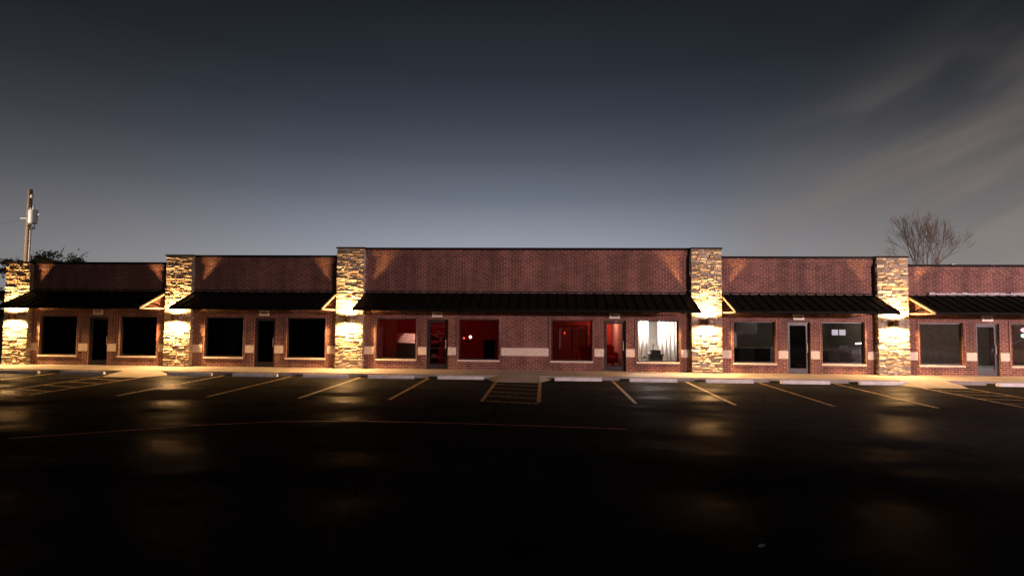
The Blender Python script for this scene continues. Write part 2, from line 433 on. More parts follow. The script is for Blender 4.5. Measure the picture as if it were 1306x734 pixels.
# ledgestone pillars
def pillar(x0, x1, top):
    bm = NB(); lay = bm.loops.layers.float_color.new('tone')
    yf = D-0.17
    box(bm, x0+.02, x1-.02, yf, D+.05, ZW-.05, top-.03, 1)
    def stone(c, u, v, w, h, nrm, d):
        # c: corner, u/v: unit axes, w/h: size, nrm: outward, d: how far it stands out
        tone = random.random(); ins = .006
        A = [c+u*ins+v*ins, c+u*(w-ins)+v*ins, c+u*(w-ins)+v*(h-ins), c+u*ins+v*(h-ins)]
        Bk = [bm.verts.new(p) for p in A]
        m1 = min(.014, h*.14)
        Fq = []
        for k, (su, sv) in enumerate(((1,1),(-1,1),(-1,-1),(1,-1))):
            Fq.append(bm.verts.new(A[k] + nrm*(d*random.uniform(.72, 1.0)) + u*su*m1*random.uniform(.3,1) + v*sv*m1*random.uniform(.3,1)))
        ce = bm.verts.new(c + u*w*random.uniform(.3,.7) + v*h*random.uniform(.35,.65) + nrm*d*random.uniform(1.0,1.2))
        fs = []
        for k in range(4):
            fs.append(bm.faces.new((Bk[k], Bk[(k+1)%4], Fq[(k+1)%4], Fq[k])))
            fs.append(bm.faces.new((Fq[k], Fq[(k+1)%4], ce)))
        for f in fs:
            f.material_index = 0
            for l in f.loops: l[lay] = (tone, tone, tone, 1)
    def face(c0, u, width, nrm):
        z = ZW
        while z < top-.04:
            h = random.choice((.05, .06, .075, .09, .11, .13))
            if z+h > top-.09: h = top-.035-z
            s = 0.0
            while s < width-.001:
                w = random.uniform(.14, .46)*(1.0 if h > .06 else 1.2)
                if s+w > width-.12: w = width-s
                # now and then a stone is split in two thin ones
                if h > .085 and random.random() < .3:
                    stone(c0+u*s+Vector((0,0,z)), u, Vector((0,0,1)), w, h*.5, nrm, random.uniform(.02,.065))
                    stone(c0+u*s+Vector((0,0,z+h*.5)), u, Vector((0,0,1)), w, h*.5, nrm, random.uniform(.02,.065))
                else:
                    stone(c0+u*s+Vector((0,0,z)), u, Vector((0,0,1)), w, h, nrm, random.uniform(.02,.075))
                s += w
            z += h
    face(Vector((x0, yf, 0)), Vector((1,0,0)), x1-x0, Vector((0,-1,0)))
    face(Vector((x1-.03, yf, 0)), Vector((0,1,0)), .16, Vector((1,0,0)))
    face(Vector((x0+.03, D-.01, 0)), Vector((0,-1,0)), .16, Vector((-1,0,0)))
    p = obj('stone_pillar', bm, [M['stone'], M['mortar']], B)
    bm = NB(); box(bm, x0-.03, x1+.03, yf-.09, D+TH+.04, top-.03, top+.034); bevel(bm, .006)
    obj('pillar_cap', bm, M['coping'], p)
for a in PIL: pillar(*a)

# awnings
AD = 1.70; ZA, ZE = 3.50, 2.76
for x0, x1, top, wins, doors in BAYS:
    a, b = x0+.03, x1-.03
    if x0 > 15: b = x1-.03
    bm = NB(); s = (ZA-ZE)/AD; y1 = D-.002; y0 = D-AD
    prism(bm, [(y1, ZA), (y0, ZE), (y0, ZE-.02), (y1, ZA-.02)], a, b)
    n = int(round((b-a)/0.4))
    for k in range(n+1):
        xx = a+.015+(b-a-.03)*k/n
        prism(bm, [(y1, ZA+.035), (y0-.002, ZE+.035), (y0-.002, ZE-.0), (y1, ZA)], xx-.012, xx+.012)
    aw = obj('awning', bm, M['awning'], B)
    bm = NB(); box(bm, a, b, y0-.03, y0-.004, ZE-.07, ZE+.03); obj('eave_fascia', bm, M['awning'], aw)
    for sgn, xx in ((1, a), (-1, b)):
        e0, e1 = (xx+.002, xx+.06) if sgn > 0 else (xx-.06, xx-.002)
        bm = NB()
        prism(bm, [(D-.04, ZA-.045), (y0, ZE-.024), (y0, ZE-.085), (D-.04, ZA-.12)], e0, e1)
        prism(bm, [(D-.04, ZE-.02), (y0+.2, ZE-.02), (y0+.1, ZE-.07), (D-.04, ZE-.07)], e0+.004, e1-.004)
        obj('end_bracket', bm, M['bracket'], aw)
    bm = NB(); 
    if x0 > 15:
        m = 26
        pts = [(a+.9+(b-a-.9)*k/m) for k in range(m+1)]
        for k in range(m):
            h = random.uniform(.04, .10)
            box(bm, pts[k], pts[k+1]-.004, D-.07-random.uniform(0,.02), D-.002, ZA+.04, ZA+.04+h)
        f = obj('wall_flashing', bm, M['strip'], aw); f['label'] = 'uneven white flashing strip along the awning top'
    else:
        box(bm, a, b, D-.03, D-.002, ZA+.04, ZA+.09); obj('wall_flashing', bm, M['coping'], aw)

# shell and rooms
XL, XR, YB = -24.2, 23.3, 36.0
for q in (XL, XR-.2):
    bm = NB(); box(bm, q, q+.2, D+.06, YB, ZW, 4.6); obj('side_wall', bm, M['brick'], B)
bm = NB(); box(bm, XL, XR, YB, YB+.2, ZW-.1, 4.6); obj('rear_wall', bm, M['brick'], B)
bm = NB(); box(bm, XL+.21, XR-.21, D+TH+.01, YB-.01, 4.3, 4.45); obj('roof', bm, M['roof'], B)
bm = NB(); box(bm, XL+.21, XR-.21, D+TH+.002, YB-.01, ZW-.1, ZW-.002); obj('floor', bm, M['floor'], B)
bm = NB(); box(bm, 15.15, XR-.22, D+TH+.004, 29.29, ZW-.002, ZW+.012); obj('floor_covering', bm, M['plaster'], B)
bm = NB(); box(bm, XL+.21, XR-.21, D+TH+.003, YB-.01, 2.9, 3.0); obj('ceiling', bm, M['plaster'], B)
bm = NB(); box(bm, XL+.21, XR-.21, 29.5, 29.6, ZW, 2.898)
obj('inner_wall', bm, M['plaster'], B)
for x in (-16.2, -8.4, -1.0, 3.93, 7.2, 15.0):
    bm = NB(); box(bm, x, x+.1, D+TH+.003, 29.498, ZW, 2.897); obj('partition_wall', bm, M['plaster'], B)
for q in PIL:
    bm = NB(); box(bm, max(q[0]+.01, XL+.21), min(q[1]-.01, XR-.21), D+.06, D+TH, ZW, 4.3); obj('pier', bm, M['plaster'], B)

# ------------------------------------------------------------------ sconces and plaques
def light(name, typ, loc, energy, col, parent=None, **kw):
    l = bpy.data.lights.new(name, typ); l.energy = energy; l.color = col
    for k, v in kw.items(): setattr(l, k, v)
    o = bpy.data.objects.new(name, l); o.location = loc
    link(o, parent); return o
WARM = (1.0, 0.54, 0.20)
PN = ['leftmost stone pillar at the left end of the building', 'stone pillar between the two left dark shopfronts', 'tall stone pillar left of the red-lit windows', 'tall stone pillar right of the white-lit window', 'stone pillar below the bare tree', 'stone pillar at the right end of the building']
for (x0, x1, top), lab in zip(PIL, PN):
    xc = (x0+x1)/2 - .02; yp = D-.17-.07; zc = 2.33
    s = empty('wall_sconce', (xc, yp, zc), 'bronze up-and-down wall sconce glowing on the ' + lab if len(lab.split()) < 9 else 'bronze up-and-down sconce on the ' + lab, 'wall lamp', 'up and down sconces on the stone pillars')
    bm = NB(); box(bm, xc-.05, xc+.05, yp-.15, yp+.08, zc-.09, zc+.09); bevel(bm, .008); obj('backplate', bm, M['sconce'], s)
    bm = NB(); cyl = [( .075, zc-.13), (.075, zc+.13)]
    for k in range(1):
        n = 20
        r0, r1 = .078, .07
        ring = lambda r, z: [bm.verts.new((xc+r*math.cos(2*math.pi*i/n), yp-.22+r*math.sin(2*math.pi*i/n), z)) for i in range(n)]
        o0, o1, i1, i0 = ring(r0, zc-.13), ring(r0, zc+.13), ring(r1, zc+.13), ring(r1, zc-.13)
        for A_, B_ in ((o0, o1), (o1, i1), (i1, i0), (i0, o0)):
            for i in range(n): bm.faces.new((A_[i], A_[(i+1)%n], B_[(i+1)%n], B_[i]))
    obj('housing', bm, M['sconce'], s)
    for dz in (-.085, .085):
        bm = NB(); lathe(bm, [(.068, zc+dz-.008), (.068, zc+dz+.008)], xc, yp-.22, 20); obj('lamp_lens', bm, M['lens'], s)
    for dz, rx in ((-.135, 0), (.135, math.pi)):
        l = light('sconce_light', 'SPOT', (xc, yp-.24, zc+dz), 1500, WARM, s, spot_size=R(174), spot_blend=0.35, shadow_soft_size=0.09)
        l.rotation_euler = (rx, 0, 0)
        l2 = light('sconce_beam', 'SPOT', (xc, yp-.13, zc+dz*1.05), 25, WARM, s, spot_size=R(100), spot_blend=0.8, shadow_soft_size=0.05)
        l2.rotation_euler = (rx, 0, 0)

def text_mesh(txt, size, ext=.003):
    c = bpy.data.curves.new('t', 'FONT'); c.body = txt; c.size = size; c.extrude = ext; c.align_x = 'CENTER'; c.align_y = 'CENTER'
    o = bpy.data.objects.new('t', c); COL.objects.link(o)
    dg = bpy.context.evaluated_depsgraph_get(); me = bpy.data.meshes.new_from_object(o.evaluated_get(dg))
    bpy.data.objects.remove(o); me.materials.clear(); me.materials.append(M['ink']); return me
nums = ['200', '202', '204', '206', '208', '210']
labs = ['address plaque above the far left dark door', 'address plaque above the dark door between the two left pillars', 'address plaque above the red door on the left of the central bay', 'address plaque above the glass door beside the bright white window', 'address plaque above the dark door right of the tall right pillar', 'address plaque above the door at the right edge of the photo']
ds = [d for b in BAYS for d in b[4]]
for x, t, lab in zip(ds, nums, labs):
    xc = x+DW/2-.02
    p = empty('address_plaque', (xc, D, 2.54), 'small cream ' + lab, 'address sign', 'address plaques above the doors')
    bm = NB(); box(bm, xc-.23, xc+.23, D-.045, D-.001, 2.43, 2.67); bevel(bm, .006); obj('plate', bm, M['plaque'], p)
    o = bpy.data.objects.new('number', text_mesh(t, .17)); o.location = (xc, D-.049, 2.55); o.rotation_euler = (R(90), 0, 0); link(o, p)

# ------------------------------------------------------------------ inside the lit shops
RED = (1.0, 0.06, 0.03)
M['redlamp'] = glow('red lamp', (1.0, 0.10, 0.05), 6); M['pinklamp'] = glow('pink white lamp', (1.0, 0.62, 0.5), 9)
M['tube'] = glow('white tube', (1.0, 0.95, 0.9), 8)
def pendant(x, y, z, rad, mat, lab, energy, col, cat='lamp'):
    p = empty('pendant_lamp', (x, y, z), lab, cat)
    bm = NB(); tube(bm, [(x, y, z+rad), (x, y, 2.898)], .008); obj('cord', bm, M['dark'], p)
    bm = NB(); bmesh.ops.create_uvsphere(bm, u_segments=16, v_segments=10, radius=rad, matrix=Matrix.Translation((x, y, z))); obj('lamp_globe', bm, mat, p, True)
    if energy: light('lamp_light', 'POINT', (x, y, z-rad-.05), energy, col, p, shadow_soft_size=.05)
pendant(-6.3, 26.6, 2.75, .05, M['redlamp'], 'red hanging lamp inside the window right of the tall left pillar', 75, RED)
pendant(-3.22, 25.9, 1.50, .075, M['pinklamp'], 'bright round lamp inside the red-lit window right of the first red door', 6, (1, .25, .15))
pendant(-3.62, 26.6, 1.42, .05, M['redlamp'], 'small red lamp beside the bright round one', 24, RED)
pendant(1.2, 25.6, 1.75, .035, M['redlamp'], 'red hanging lamp inside the window left of the glass door', 12, RED)
pendant(3.3, 28.2, 2.5, .08, M['redlamp'], 'red hanging lamp seen through the right glass door of the central bay', 90, (1, .30, .2))
M['redwall'] = simple('red painted wall', (0.42, 0.07, 0.05), 0.8, var=.1)
bm = NB(); box(bm, -7.6, -1.02, 29.38, 29.48, ZW, 2.89); obj('inner_wall', bm, M['redwall'], B)
bm = NB(); box(bm, -.88, 3.9, 29.38, 29.48, ZW, 2.89); obj('inner_wall', bm, M['redwall'], B)
# curved reception counter
bm = NB(); seg = 16; pa = []
for k in range(seg+1):
    a = math.pi/2*k/seg; pa.append((-7.3+2.3*k/seg, 28.1-.9*k/seg-.3*math.sin(math.pi*k/seg)))
def wallstrip(bm, pa, z0, z1, t):
    q = []
    for k, (x, y) in enumerate(pa):
        dx = pa[min(k+1, len(pa)-1)][0]-pa[max(k-1, 0)][0]; dy = pa[min(k+1, len(pa)-1)][1]-pa[max(k-1, 0)][1]; L = math.hypot(dx, dy)
        nx, ny = -dy/L*t, dx/L*t
        q.append([bm.verts.new(p) for p in ((x, y, z0), (x+nx, y+ny, z0), (x+nx, y+ny, z1), (x, y, z1))])
    for a, b in zip(q, q[1:]):
        for i in range(4): bm.faces.new((a[i], b[i], b[(i+1)%4], a[(i+1)%4]))
    bm.faces.new(q[0]); bm.faces.new(q[-1][::-1])
cn = empty('reception_counter', (-6.4, 28, ZW), 'pale curved reception counter inside the window beside the tall left pillar', 'counter')
wallstrip(bm, pa, 1.1, 1.58, .08); obj('counter_front', bm, M['curtain'], cn)
bm = NB(); wallstrip(bm, pa, ZW, 1.095, .06); obj('counter_base', bm, M['dark'], cn)
l = light('counter_light', 'SPOT', (-5.9, 25.4, 2.8), 1300, (1, .56, .42), cn, spot_size=R(34), spot_blend=.4, shadow_soft_size=.03)
l.rotation_euler = (Vector((-6.3, 27.3, 1.25))-Vector((-5.9, 25.4, 2.8))).to_track_quat('-Z', 'Y').to_euler()
# dark cabinet in window 2
cb = empty('speaker_cabinet', (-2.2, 24.7, ZW), 'black cabinet standing inside the red-lit window, lower right corner', 'cabinet')
bm = NB(); box(bm, -2.47, -1.95, 24.6, 25.0, ZW+.04, 1.42); bevel(bm, .015); obj('case', bm, M['dark'], cb)
bm = NB()
for xx in (-2.42, -2.05): box(bm, xx, xx+.05, 24.65, 24.95, ZW, ZW+.04)
obj('foot', bm, M['dark'], cb)
# shelves seen through left red door
sh = empty('shelf_unit', (-4.6, 26.5, ZW), 'open shelf unit with boxes seen through the left red door', 'shelf')
bm = NB()
for xx in (-5.3, -4.0): box(bm, xx, xx+.04, 26.5, 26.9, ZW, 2.0)
obj('side_panel', bm, M['wood'], sh)
for z in (.45, .9, 1.25, 1.6, 1.95):
    bm = NB(); box(bm, -5.26, -4.0, 26.48, 26.9, z, z+.035); obj('shelf', bm, M['plaster'], sh)
for z in (.49, .94, 1.29, 1.64):
    xx = -5.2
    while xx < -4.2:
        w = random.uniform(.1, .22); h = random.uniform(.12, .25)
        bm = NB(); box(bm, xx, xx+w, 26.55, 26.8, z, z+h); bevel(bm, .008)
        tag(obj('storage_box', bm, random.choice([M['redcloth'], M['plaster'], M['wood']])), 'small box among those on the shelf unit behind the left red door', 'box', 'boxes on the shelf unit')
        xx += w+random.uniform(.02, .12)
pendant(-4.3, 26.0, 2.3, .06, M['redlamp'], 'small red lamp above the shelves behind the left red door', 12, RED)
# red furniture right unit
def armchair(x, y, w, lab, name, cat):
    c = empty(name, (x, y, ZW), lab, cat)
    bm = NB(); box(bm, x-w/2, x+w/2, y-.35, y+.3, ZW+.12, ZW+.45); bevel(bm, .05, 3); obj('seat', bm, M['redcloth'], c)
    bm = NB(); box(bm, x-w/2, x+w/2, y+.22, y+.42, ZW+.4, ZW+1.0); bevel(bm, .06, 3); obj('backrest', bm, M['redcloth'], c)
    for s in (-1, 1):
        bm = NB(); xa = x+s*(w/2+.05); box(bm, xa-.08, xa+.08, y-.35, y+.4, ZW+.12, ZW+.65); bevel(bm, .05, 3); obj('armrest', bm, M['redcloth'], c)
    for sx in (-1, 1):
        for sy in (-.3, .35):
            bm = NB(); tube(bm, [(x+sx*w*.42, y+sy, ZW), (x+sx*w*.42, y+sy, ZW+.13)], .025); obj('leg', bm, M['dark'], c)
armchair(2.2, 26.2, .55, 'red armchair inside the window left of the glass door', 'armchair', 'armchair')
armchair(3.2, 27.0, 1.0, 'red sofa seen through the glass door beside the white window', 'sofa', 'sofa')
ps = empty('room_divider', (1.7, 26.8, ZW), 'slim dark post-and-rail divider inside the dim red window', 'divider')
for xx in (.95, 1.6, 2.3):
    bm = NB(); box(bm, xx, xx+.05, 26.8, 26.85, ZW, 2.0); obj('post', bm, M['wood'], ps)
bm = NB(); box(bm, .95, 2.35, 26.79, 26.86, 2.0, 2.06); obj('rail', bm, M['wood'], ps)
bm = NB(); box(bm, 1.0, 2.3, 26.81, 26.84, .9, 1.95); obj('screen_panel', bm, M['plaster'], ps)
# white office: curtains along the back and side, desk, monitor
def curtain(x0, x1, y, lab):
    bm = NB(); n = int((x1-x0)/.03); q = []
    for k in range(n+1):
        x = x0+(x1-x0)*k/n; yy = y+.05*math.sin(k*.95)+.02*math.sin(k*.37)
        q.append((bm.verts.new((x, yy, ZW+.03)), bm.verts.new((x, yy, 2.85))))
    for a, b in zip(q, q[1:]): bm.faces.new((a[0], b[0], b[1], a[1]))
    o = obj('curtain', bm, M['curtain'], None, True)
    md = o.modifiers.new('thick', 'SOLIDIFY'); md.thickness = .004
    tag(o, lab, 'curtain')
curtain(4.75, 5.3, 27.0, 'white pleated curtain at the left of the bright white window')
curtain(5.9, 6.9, 27.6, 'white pleated curtain at the right of the bright white window')
of = empty('desk', (5.4, 24.95, ZW), 'dark desk inside the bright white window', 'desk')
bm = NB(); box(bm, 4.9, 5.55, 24.7, 25.3, .82, .87); obj('desktop', bm, M['dark'], of)
bm = NB(); box(bm, 4.93, 5.5, 24.75, 25.2, ZW, .815); obj('pedestal', bm, M['dark'], of)
mo = empty('printer', (5.24, 24.95, .87), 'dark printer on the desk in the bright white window', 'printer')
bm = NB(); box(bm, 5.02, 5.44, 24.8, 25.15, .873, 1.02); bevel(bm, .02, 2); obj('case', bm, M['dark'], mo)
bm = NB(); box(bm, 5.0, 5.46, 24.82, 25.12, 1.021, 1.05); obj('lid', bm, M['wood'], mo)
pl = empty('potted_plant', (4.72, 24.7, ZW), 'low dark plant in the lower left corner of the bright white window', 'plant')
bm = NB(); lathe(bm, [(.13, ZW), (.17, .45), (.18, .47)], 4.72, 24.75, 16); obj('pot', bm, M['dark'], pl)
bm = NB()
for k in range(70):
    a = random.uniform(0, 6.28); r = random.uniform(.05, .3); z = .47+random.uniform(.0, .36)*(1-r)
    c = Vector((4.72+r*math.cos(a)*1.1, 24.75+.5*r*math.sin(a), z)); u = Vector((random.uniform(-1,1), random.uniform(-1,1), random.uniform(-.2,1))).normalized()*.07; w = u.orthogonal().normalized()*.025
    bm.faces.new([bm.verts.new(q) for q in (c-u, c+w, c+u, c-w)])
obj('leaves', bm, M['leaf'], pl)
vs = empty('desk_lamp', (5.2, 24.9, 1.05), 'slim dark desk lamp on the printer in the white window', 'desk lamp')
bm = NB(); lathe(bm, [(.05, 1.051), (.05, 1.065)], 5.12, 24.95, 12); tube(bm, [(5.12, 24.95, 1.06), (5.11, 24.95, 1.2), (5.14, 24.95, 1.27)], .012); obj('stem', bm, M['dark'], vs)
bm = NB(); lathe(bm, [(.035, 1.24), (.015, 1.3)], 5.145, 24.95, 12); obj('lamp_shade', bm, M['dark'], vs)
cl = empty('ceiling_light', (5.4, 26.3, 2.89), 'white ceiling light in the bright white room', 'ceiling light')
bm = NB(); box(bm, 4.9, 5.9, 26.0, 26.6, 2.86, 2.897); obj('diffuser', bm, M['tube'], cl)
l = light('office_light', 'AREA', (5.4, 26.3, 2.84), 430, (1, .87, .76), cl, shape='RECTANGLE', size=1.0, size_y=.6)
# bay 4 room: dim back area with two lit screens
dk = empty('computer_desk', (14.3, 28.6, ZW), 'plain desk at the back of the dark shop behind the brown cabinet', 'desk')
bm = NB(); box(bm, 13.9, 16-1.2, 27.3, 27.9, .86, .9); obj('desktop', bm, M['wood'], dk)
bm = NB(); box(bm, 13.95, 14.0, 27.35, 27.85, ZW, .855); box(bm, 14.7, 14.75, 27.35, 27.85, ZW, .855); obj('panel_leg', bm, M['wood'], dk)
M['screen'] = glow('screen', (0.95, 0.85, 0.95), 1.0)
for xx, lab in ((13.05, 'left one of the two small white screens glowing in the dark window'), (13.37, 'right one of the two small white screens glowing in the dark window')):
    m = empty('wall_screen', (xx, 25.2, 1.7), lab, 'screen')
    bm = NB(); box(bm, xx-.01, xx+.29, 25.2, 25.23, 1.74, 2.03); obj('bezel', bm, M['dark'], m)
    bm = NB(); box(bm, xx+.005, xx+.275, 25.19, 25.199, 1.76, 2.01); obj('display', bm, M['screen'], m)
    bm = NB(); tube(bm, [(xx+.11, 25.215, 2.03), (xx+.11, 25.215, 2.899)], .01); obj('hanger', bm, M['dark'], m)
ch = empty('office_chair', (14.0, 26.6, ZW), 'pale swivel chair in the right part of the dark window beside the lit screens', 'chair')
cx, cy = 14.35, 26.4
bm = NB(); box(bm, cx-.24, cx+.24, cy-.24, cy+.24, .58, .66); bevel(bm, .03, 2); obj('seat', bm, M['dark'], ch)
bm = NB(); box(bm, cx-.22, cx+.22, cy+.2, cy+.27, .72, 1.25); bevel(bm, .03, 2); obj('backrest', bm, M['white'], ch)
bm = NB(); tube(bm, [(cx, cy, .22), (cx, cy, .58)], .03)
for k in range(5):
    a = k*1.2566; tube(bm, [(cx, cy, .24), (cx+.28*math.cos(a), cy+.28*math.sin(a), ZW+.03)], .02)
obj('base', bm, M['dark'], ch)
sl_ = empty('floor_lamp', (14.42, 25.5, ZW), 'floor lamp with short white tube at the right edge of the window with lit screens', 'floor lamp')
bm = NB(); lathe(bm, [(.14, ZW), (.14, ZW+.03)], 14.42, 25.6, 16); tube(bm, [(14.42, 25.6, ZW+.02), (14.42, 25.6, 1.36)], .012); obj('stand', bm, M['dark'], sl_)
bm = NB(); tube(bm, [(14.27, 25.55, 1.38), (14.57, 25.55, 1.40)], .03); obj('tube', bm, M['tube'], sl_)
bx = empty('side_cabinet', (13.7, 25.5, ZW), 'olive brown cabinet inside the window below the lit screens', 'cabinet')
bm = NB(); box(bm, 13.42, 13.98, 25.3, 25.7, ZW+.05, 1.12); bevel(bm, .012); obj('case', bm, M['tan'], bx)
for xx in (13.45, 13.71):
    bm = NB(); box(bm, xx, xx+.24, 25.28, 25.299, ZW+.12, 1.06); obj('door_panel', bm, M['tan'], bx)
M['brownwall'] = simple('brown wall covering', (0.15, 0.10, 0.07), 0.8)
bm = NB(); box(bm, 15.2, 23.0, 29.3, 29.48, ZW, 2.89); obj('inner_wall', bm, M['brownwall'], B)
d5 = empty('ceiling_light', (18.6, 27.0, 2.89), 'ceiling light added to brighten the far right shop a little', 'ceiling light')  # unseen fixture, added to lift the dim interior
bm = NB(); box(bm, 18.4, 18.8, 26.8, 27.2, 2.86, 2.897); obj('diffuser', bm, M['plaster'], d5)
light('shop_fill_light', 'POINT', (18.6, 27.0, 2.7), 60, (1, .84, .68), d5, shadow_soft_size=.15)
light('shop_fill_light', 'POINT', (21.6, 26.6, 2.7), 80, (.85, .9, 1), d5, shadow_soft_size=.15)  # second fill light, added without a fixture
light('room_fill_light', 'POINT', (13.6, 26.6, 2.6), 8, (1, .85, .6), sl_, shadow_soft_size=.1)  # fill light added for the room, no fixture of its own
# dim front room left of the lit screens
pb = empty('notice_board', (9.9, 26.6, 1.9), 'pale tilted notice board hanging inside the dark window right of the tall right pillar', 'notice board')
bm = NB(); vs4 = box(bm, 9.35, 10.35, 26.6, 26.63, 1.72, 2.42)
for v in vs4: v.co.z += (v.co.x-9.85)*.08
obj('board', bm, M['plaster'], pb)
for xx in (9.5, 10.2):
    bm = NB(); tube(bm, [(xx, 26.62, 2.38), (xx, 26.62, 2.899)], .006, 5); obj('hanging_cord', bm, M['dark'], pb)
ct = empty('service_counter', (9.6, 26.3, ZW), 'long dark counter with pale top inside the dark window right of the tall right pillar', 'counter')
bm = NB(); box(bm, 8.0, 11.2, 26.1, 26.5, 1.08, 1.13); obj('counter_top', bm, M['plaster'], ct)
bm = NB(); box(bm, 8.05, 11.15, 26.15, 26.45, ZW, 1.078); obj('counter_base', bm, M['dark'], ct)
light('room_fill_light', 'POINT', (10.6, 25.6, 2.6), 5, (.95, .88, .8), pb, shadow_soft_size=.1)  # added fill light so the board and counter show
# neon pieces at the right edge
ns = empty('neon_sign', (21.3, 24.25, 2.0), 'small pink and green neon sign hanging in the window at the right edge', 'neon sign')
M['neonp'] = glow('pink neon', (1.0, .25, .35), 7); M['neong'] = glow('green neon', (.35, 1.0, .7), 5)
for z, m, nm in ((2.08, M['neonp'], 'pink_tube'), (1.84, M['neong'], 'green_tube')):
    bm = NB(); n = 20
    tube(bm, [(20.50+.09*math.cos(6.283*k/n), 24.30, z+.05*math.sin(6.283*k/n)) for k in range(n+1)], .035, 6); obj(nm, bm, m, ns)
bm = NB()
for xx in (20.42, 20.58): tube(bm, [(xx, 24.32, 1.7), (xx, 24.32, 2.899)], .005, 5)
obj('hanging_wire', bm, M['dark'], ns)

# ------------------------------------------------------------------ things behind the building
def grow(bm, p, d, L, r, depth, rng, tips=None, spread=.55, minr=.006):
    n = 4; pts = [p.copy()]; rad = [r]; q = p.copy(); dd = d.copy()
    for i in range(n):
        dd = (dd + Vector((rng.uniform(-1,1), rng.uniform(-1,1), rng.uniform(-.5,.9)))*.16).normalized()
        q = q + dd*L/n; pts.append(q.copy()); rad.append(max(minr, r*(1-.42*(i+1)/n)))
    tube(bm, pts, rad, 6 if depth > 2 else 4, cap=False)
    if depth == 0:
        if tips is not None: tips.append(q)
        return
    for k in range(4 if depth == 2 else 3):
        i = rng.choice((2, 3, 4, 4)) if k else 4
        u = dd.orthogonal().normalized(); a = rng.uniform(0, 6.28)
        u = Matrix.Rotation(a, 3, dd) @ u
        nd = (dd + u*rng.uniform(.35, 1)*spread*1.5 + Vector((0,0,.12))).normalized()
        grow(bm, pts[i], nd, L*rng.uniform(.62, .85), max(minr, rad[i]*rng.uniform(.55, .75)), depth-1, rng, tips, spread, minr)

rng = random.Random(5)
tr = empty('bare_tree', (30.85, 45, 0), 'bare leafless tree rising behind the right side of the roof', 'tree')
bm = NB(); tr.scale = (.78, .8, 1.06)
P0 = Vector((30.85, 45, -.05))
tube(bm, [P0, P0+Vector((.05,0,2)), P0+Vector((-.05,0,4.2))], [.30, .24, .2], 10); obj('trunk', bm, M['palebark'], tr)
bm = NB()
for dx, dy, L in ((-.36, .1, 2.1), (-.13, -.2, 2.6), (.12, .2, 2.7), (.34, -.1, 2.1), (.02, .4, 2.6)):
    grow(bm, P0+Vector((-.05,0,4.1)), Vector((dx, dy, 1)).normalized(), L*.80, .14, 5, rng, None, .33, .006)
obj('branches', bm, M['palebark'], tr)

def leafy(name, x, y, h, rad, lab, n=5200, z0=None, squash=.6, leaf=.14):
    t = empty(name, (x, y, 0), lab, 'tree')
    rg = random.Random(int(abs(x)*10)); tips = []; bm = NB(); p = Vector((x, y, -.05)); zt = h-rad*squash*1.6
    tube(bm, [p, p+Vector((.05,0,zt*.5)), p+Vector((0,0,zt))], [.28, .22, .18], 8); obj('trunk', bm, M['bark'], t)
    bm = NB()
    for k in range(6):
        a = k*1.05; grow(bm, p+Vector((0,0,zt-.1)), Vector((math.cos(a), math.sin(a), .9)).normalized(), rad*.55, .08, 2, rg, tips, .6, .012)
    obj('branches', bm, M['bark'], t)
    bm = NB(); cl = []
    for k in range(34):
        a = rg.uniform(0, 6.28); rr = rad*math.sqrt(rg.random())*.85; zz = h-rad*squash + rad*squash*rg.uniform(-.8, .75)*(1-.5*(rr/rad)**2)
        cl.append((Vector((x+rr*math.cos(a), y+rr*math.sin(a), zz)), rg.uniform(.22, .42)*rad*.8))
    for k in range(n):
        c, s = rg.choice(cl); q = c+Vector((rg.gauss(0,1)*.5, rg.gauss(0,1)*.5, rg.gauss(0,1)*.32))*s
        u = Vector((rg.uniform(-1,1), rg.uniform(-1,1), rg.uniform(-1,1))).normalized()*leaf; w = u.orthogonal().normalized()*leaf*.45
        bm.faces.new([bm.verts.new(v) for v in (q-u, q+w, q+u, q-w)])
    obj('crown', bm, M['leaf'], t)
leafy('leafy_tree', -45.5, 50, 8.5, 2.5, 'leafy tree behind the left roof beside the utility pole', 4500)
leafy('leafy_tree', -51.6, 52, 7.9, 1.6, 'leafy tree left of the utility pole, mostly hidden', 3500)
leafy('evergreen_shrub', -35.6, 33, 5.3, 1.8, 'dark bushy tree beyond the left end of the building', 3500, squash=1.0)

# utility pole
ux, uy = -34.3, 35.0
up = empty('utility_pole', (ux, uy, 0), 'wooden utility pole with a pale transformer can behind the left roof', 'utility pole')
bm = NB(); tube(bm, [(ux, uy, -.05), (ux+.02, uy, 5), (ux+.05, uy, 10.75)], [.19, .165, .13], 14); obj('pole', bm, M['polewood'], up)
tx, ty = ux+.42, uy-.1
bm = NB(); lathe(bm, [(.0, 8.40), (.20, 8.41), (.24, 8.45), (.25, 8.50), (.25, 9.23), (.27, 9.25), (.27, 9.30), (.2, 9.35), (.0, 9.37)], tx, ty, 24)
tc_ = obj('transformer_can', bm, M['white'], up)
bm = NB(); lathe(bm, [(.04, 9.35), (.06, 9.41), (.035, 9.45), (.06, 9.50), (.035, 9.55), (.03, 9.63)], tx+.05, ty-.05, 10)
lathe(bm, [(.04, 9.33), (.06, 9.38), (.035, 9.43), (.03, 9.50)], tx-.13, ty-.05, 10); obj('bushing', bm, M['white'], tc_)
bm = NB(); box(bm, tx+.24, tx+.42, ty-.03, ty+.03, 9.00, 9.05); box(bm, ux+.1, tx-.2, ty-.05, ty+.1, 8.60, 8.67); box(bm, ux+.1, tx-.2, ty-.05, ty+.1, 9.05, 9.12); obj('mounting_bracket', bm, M['white'], up)
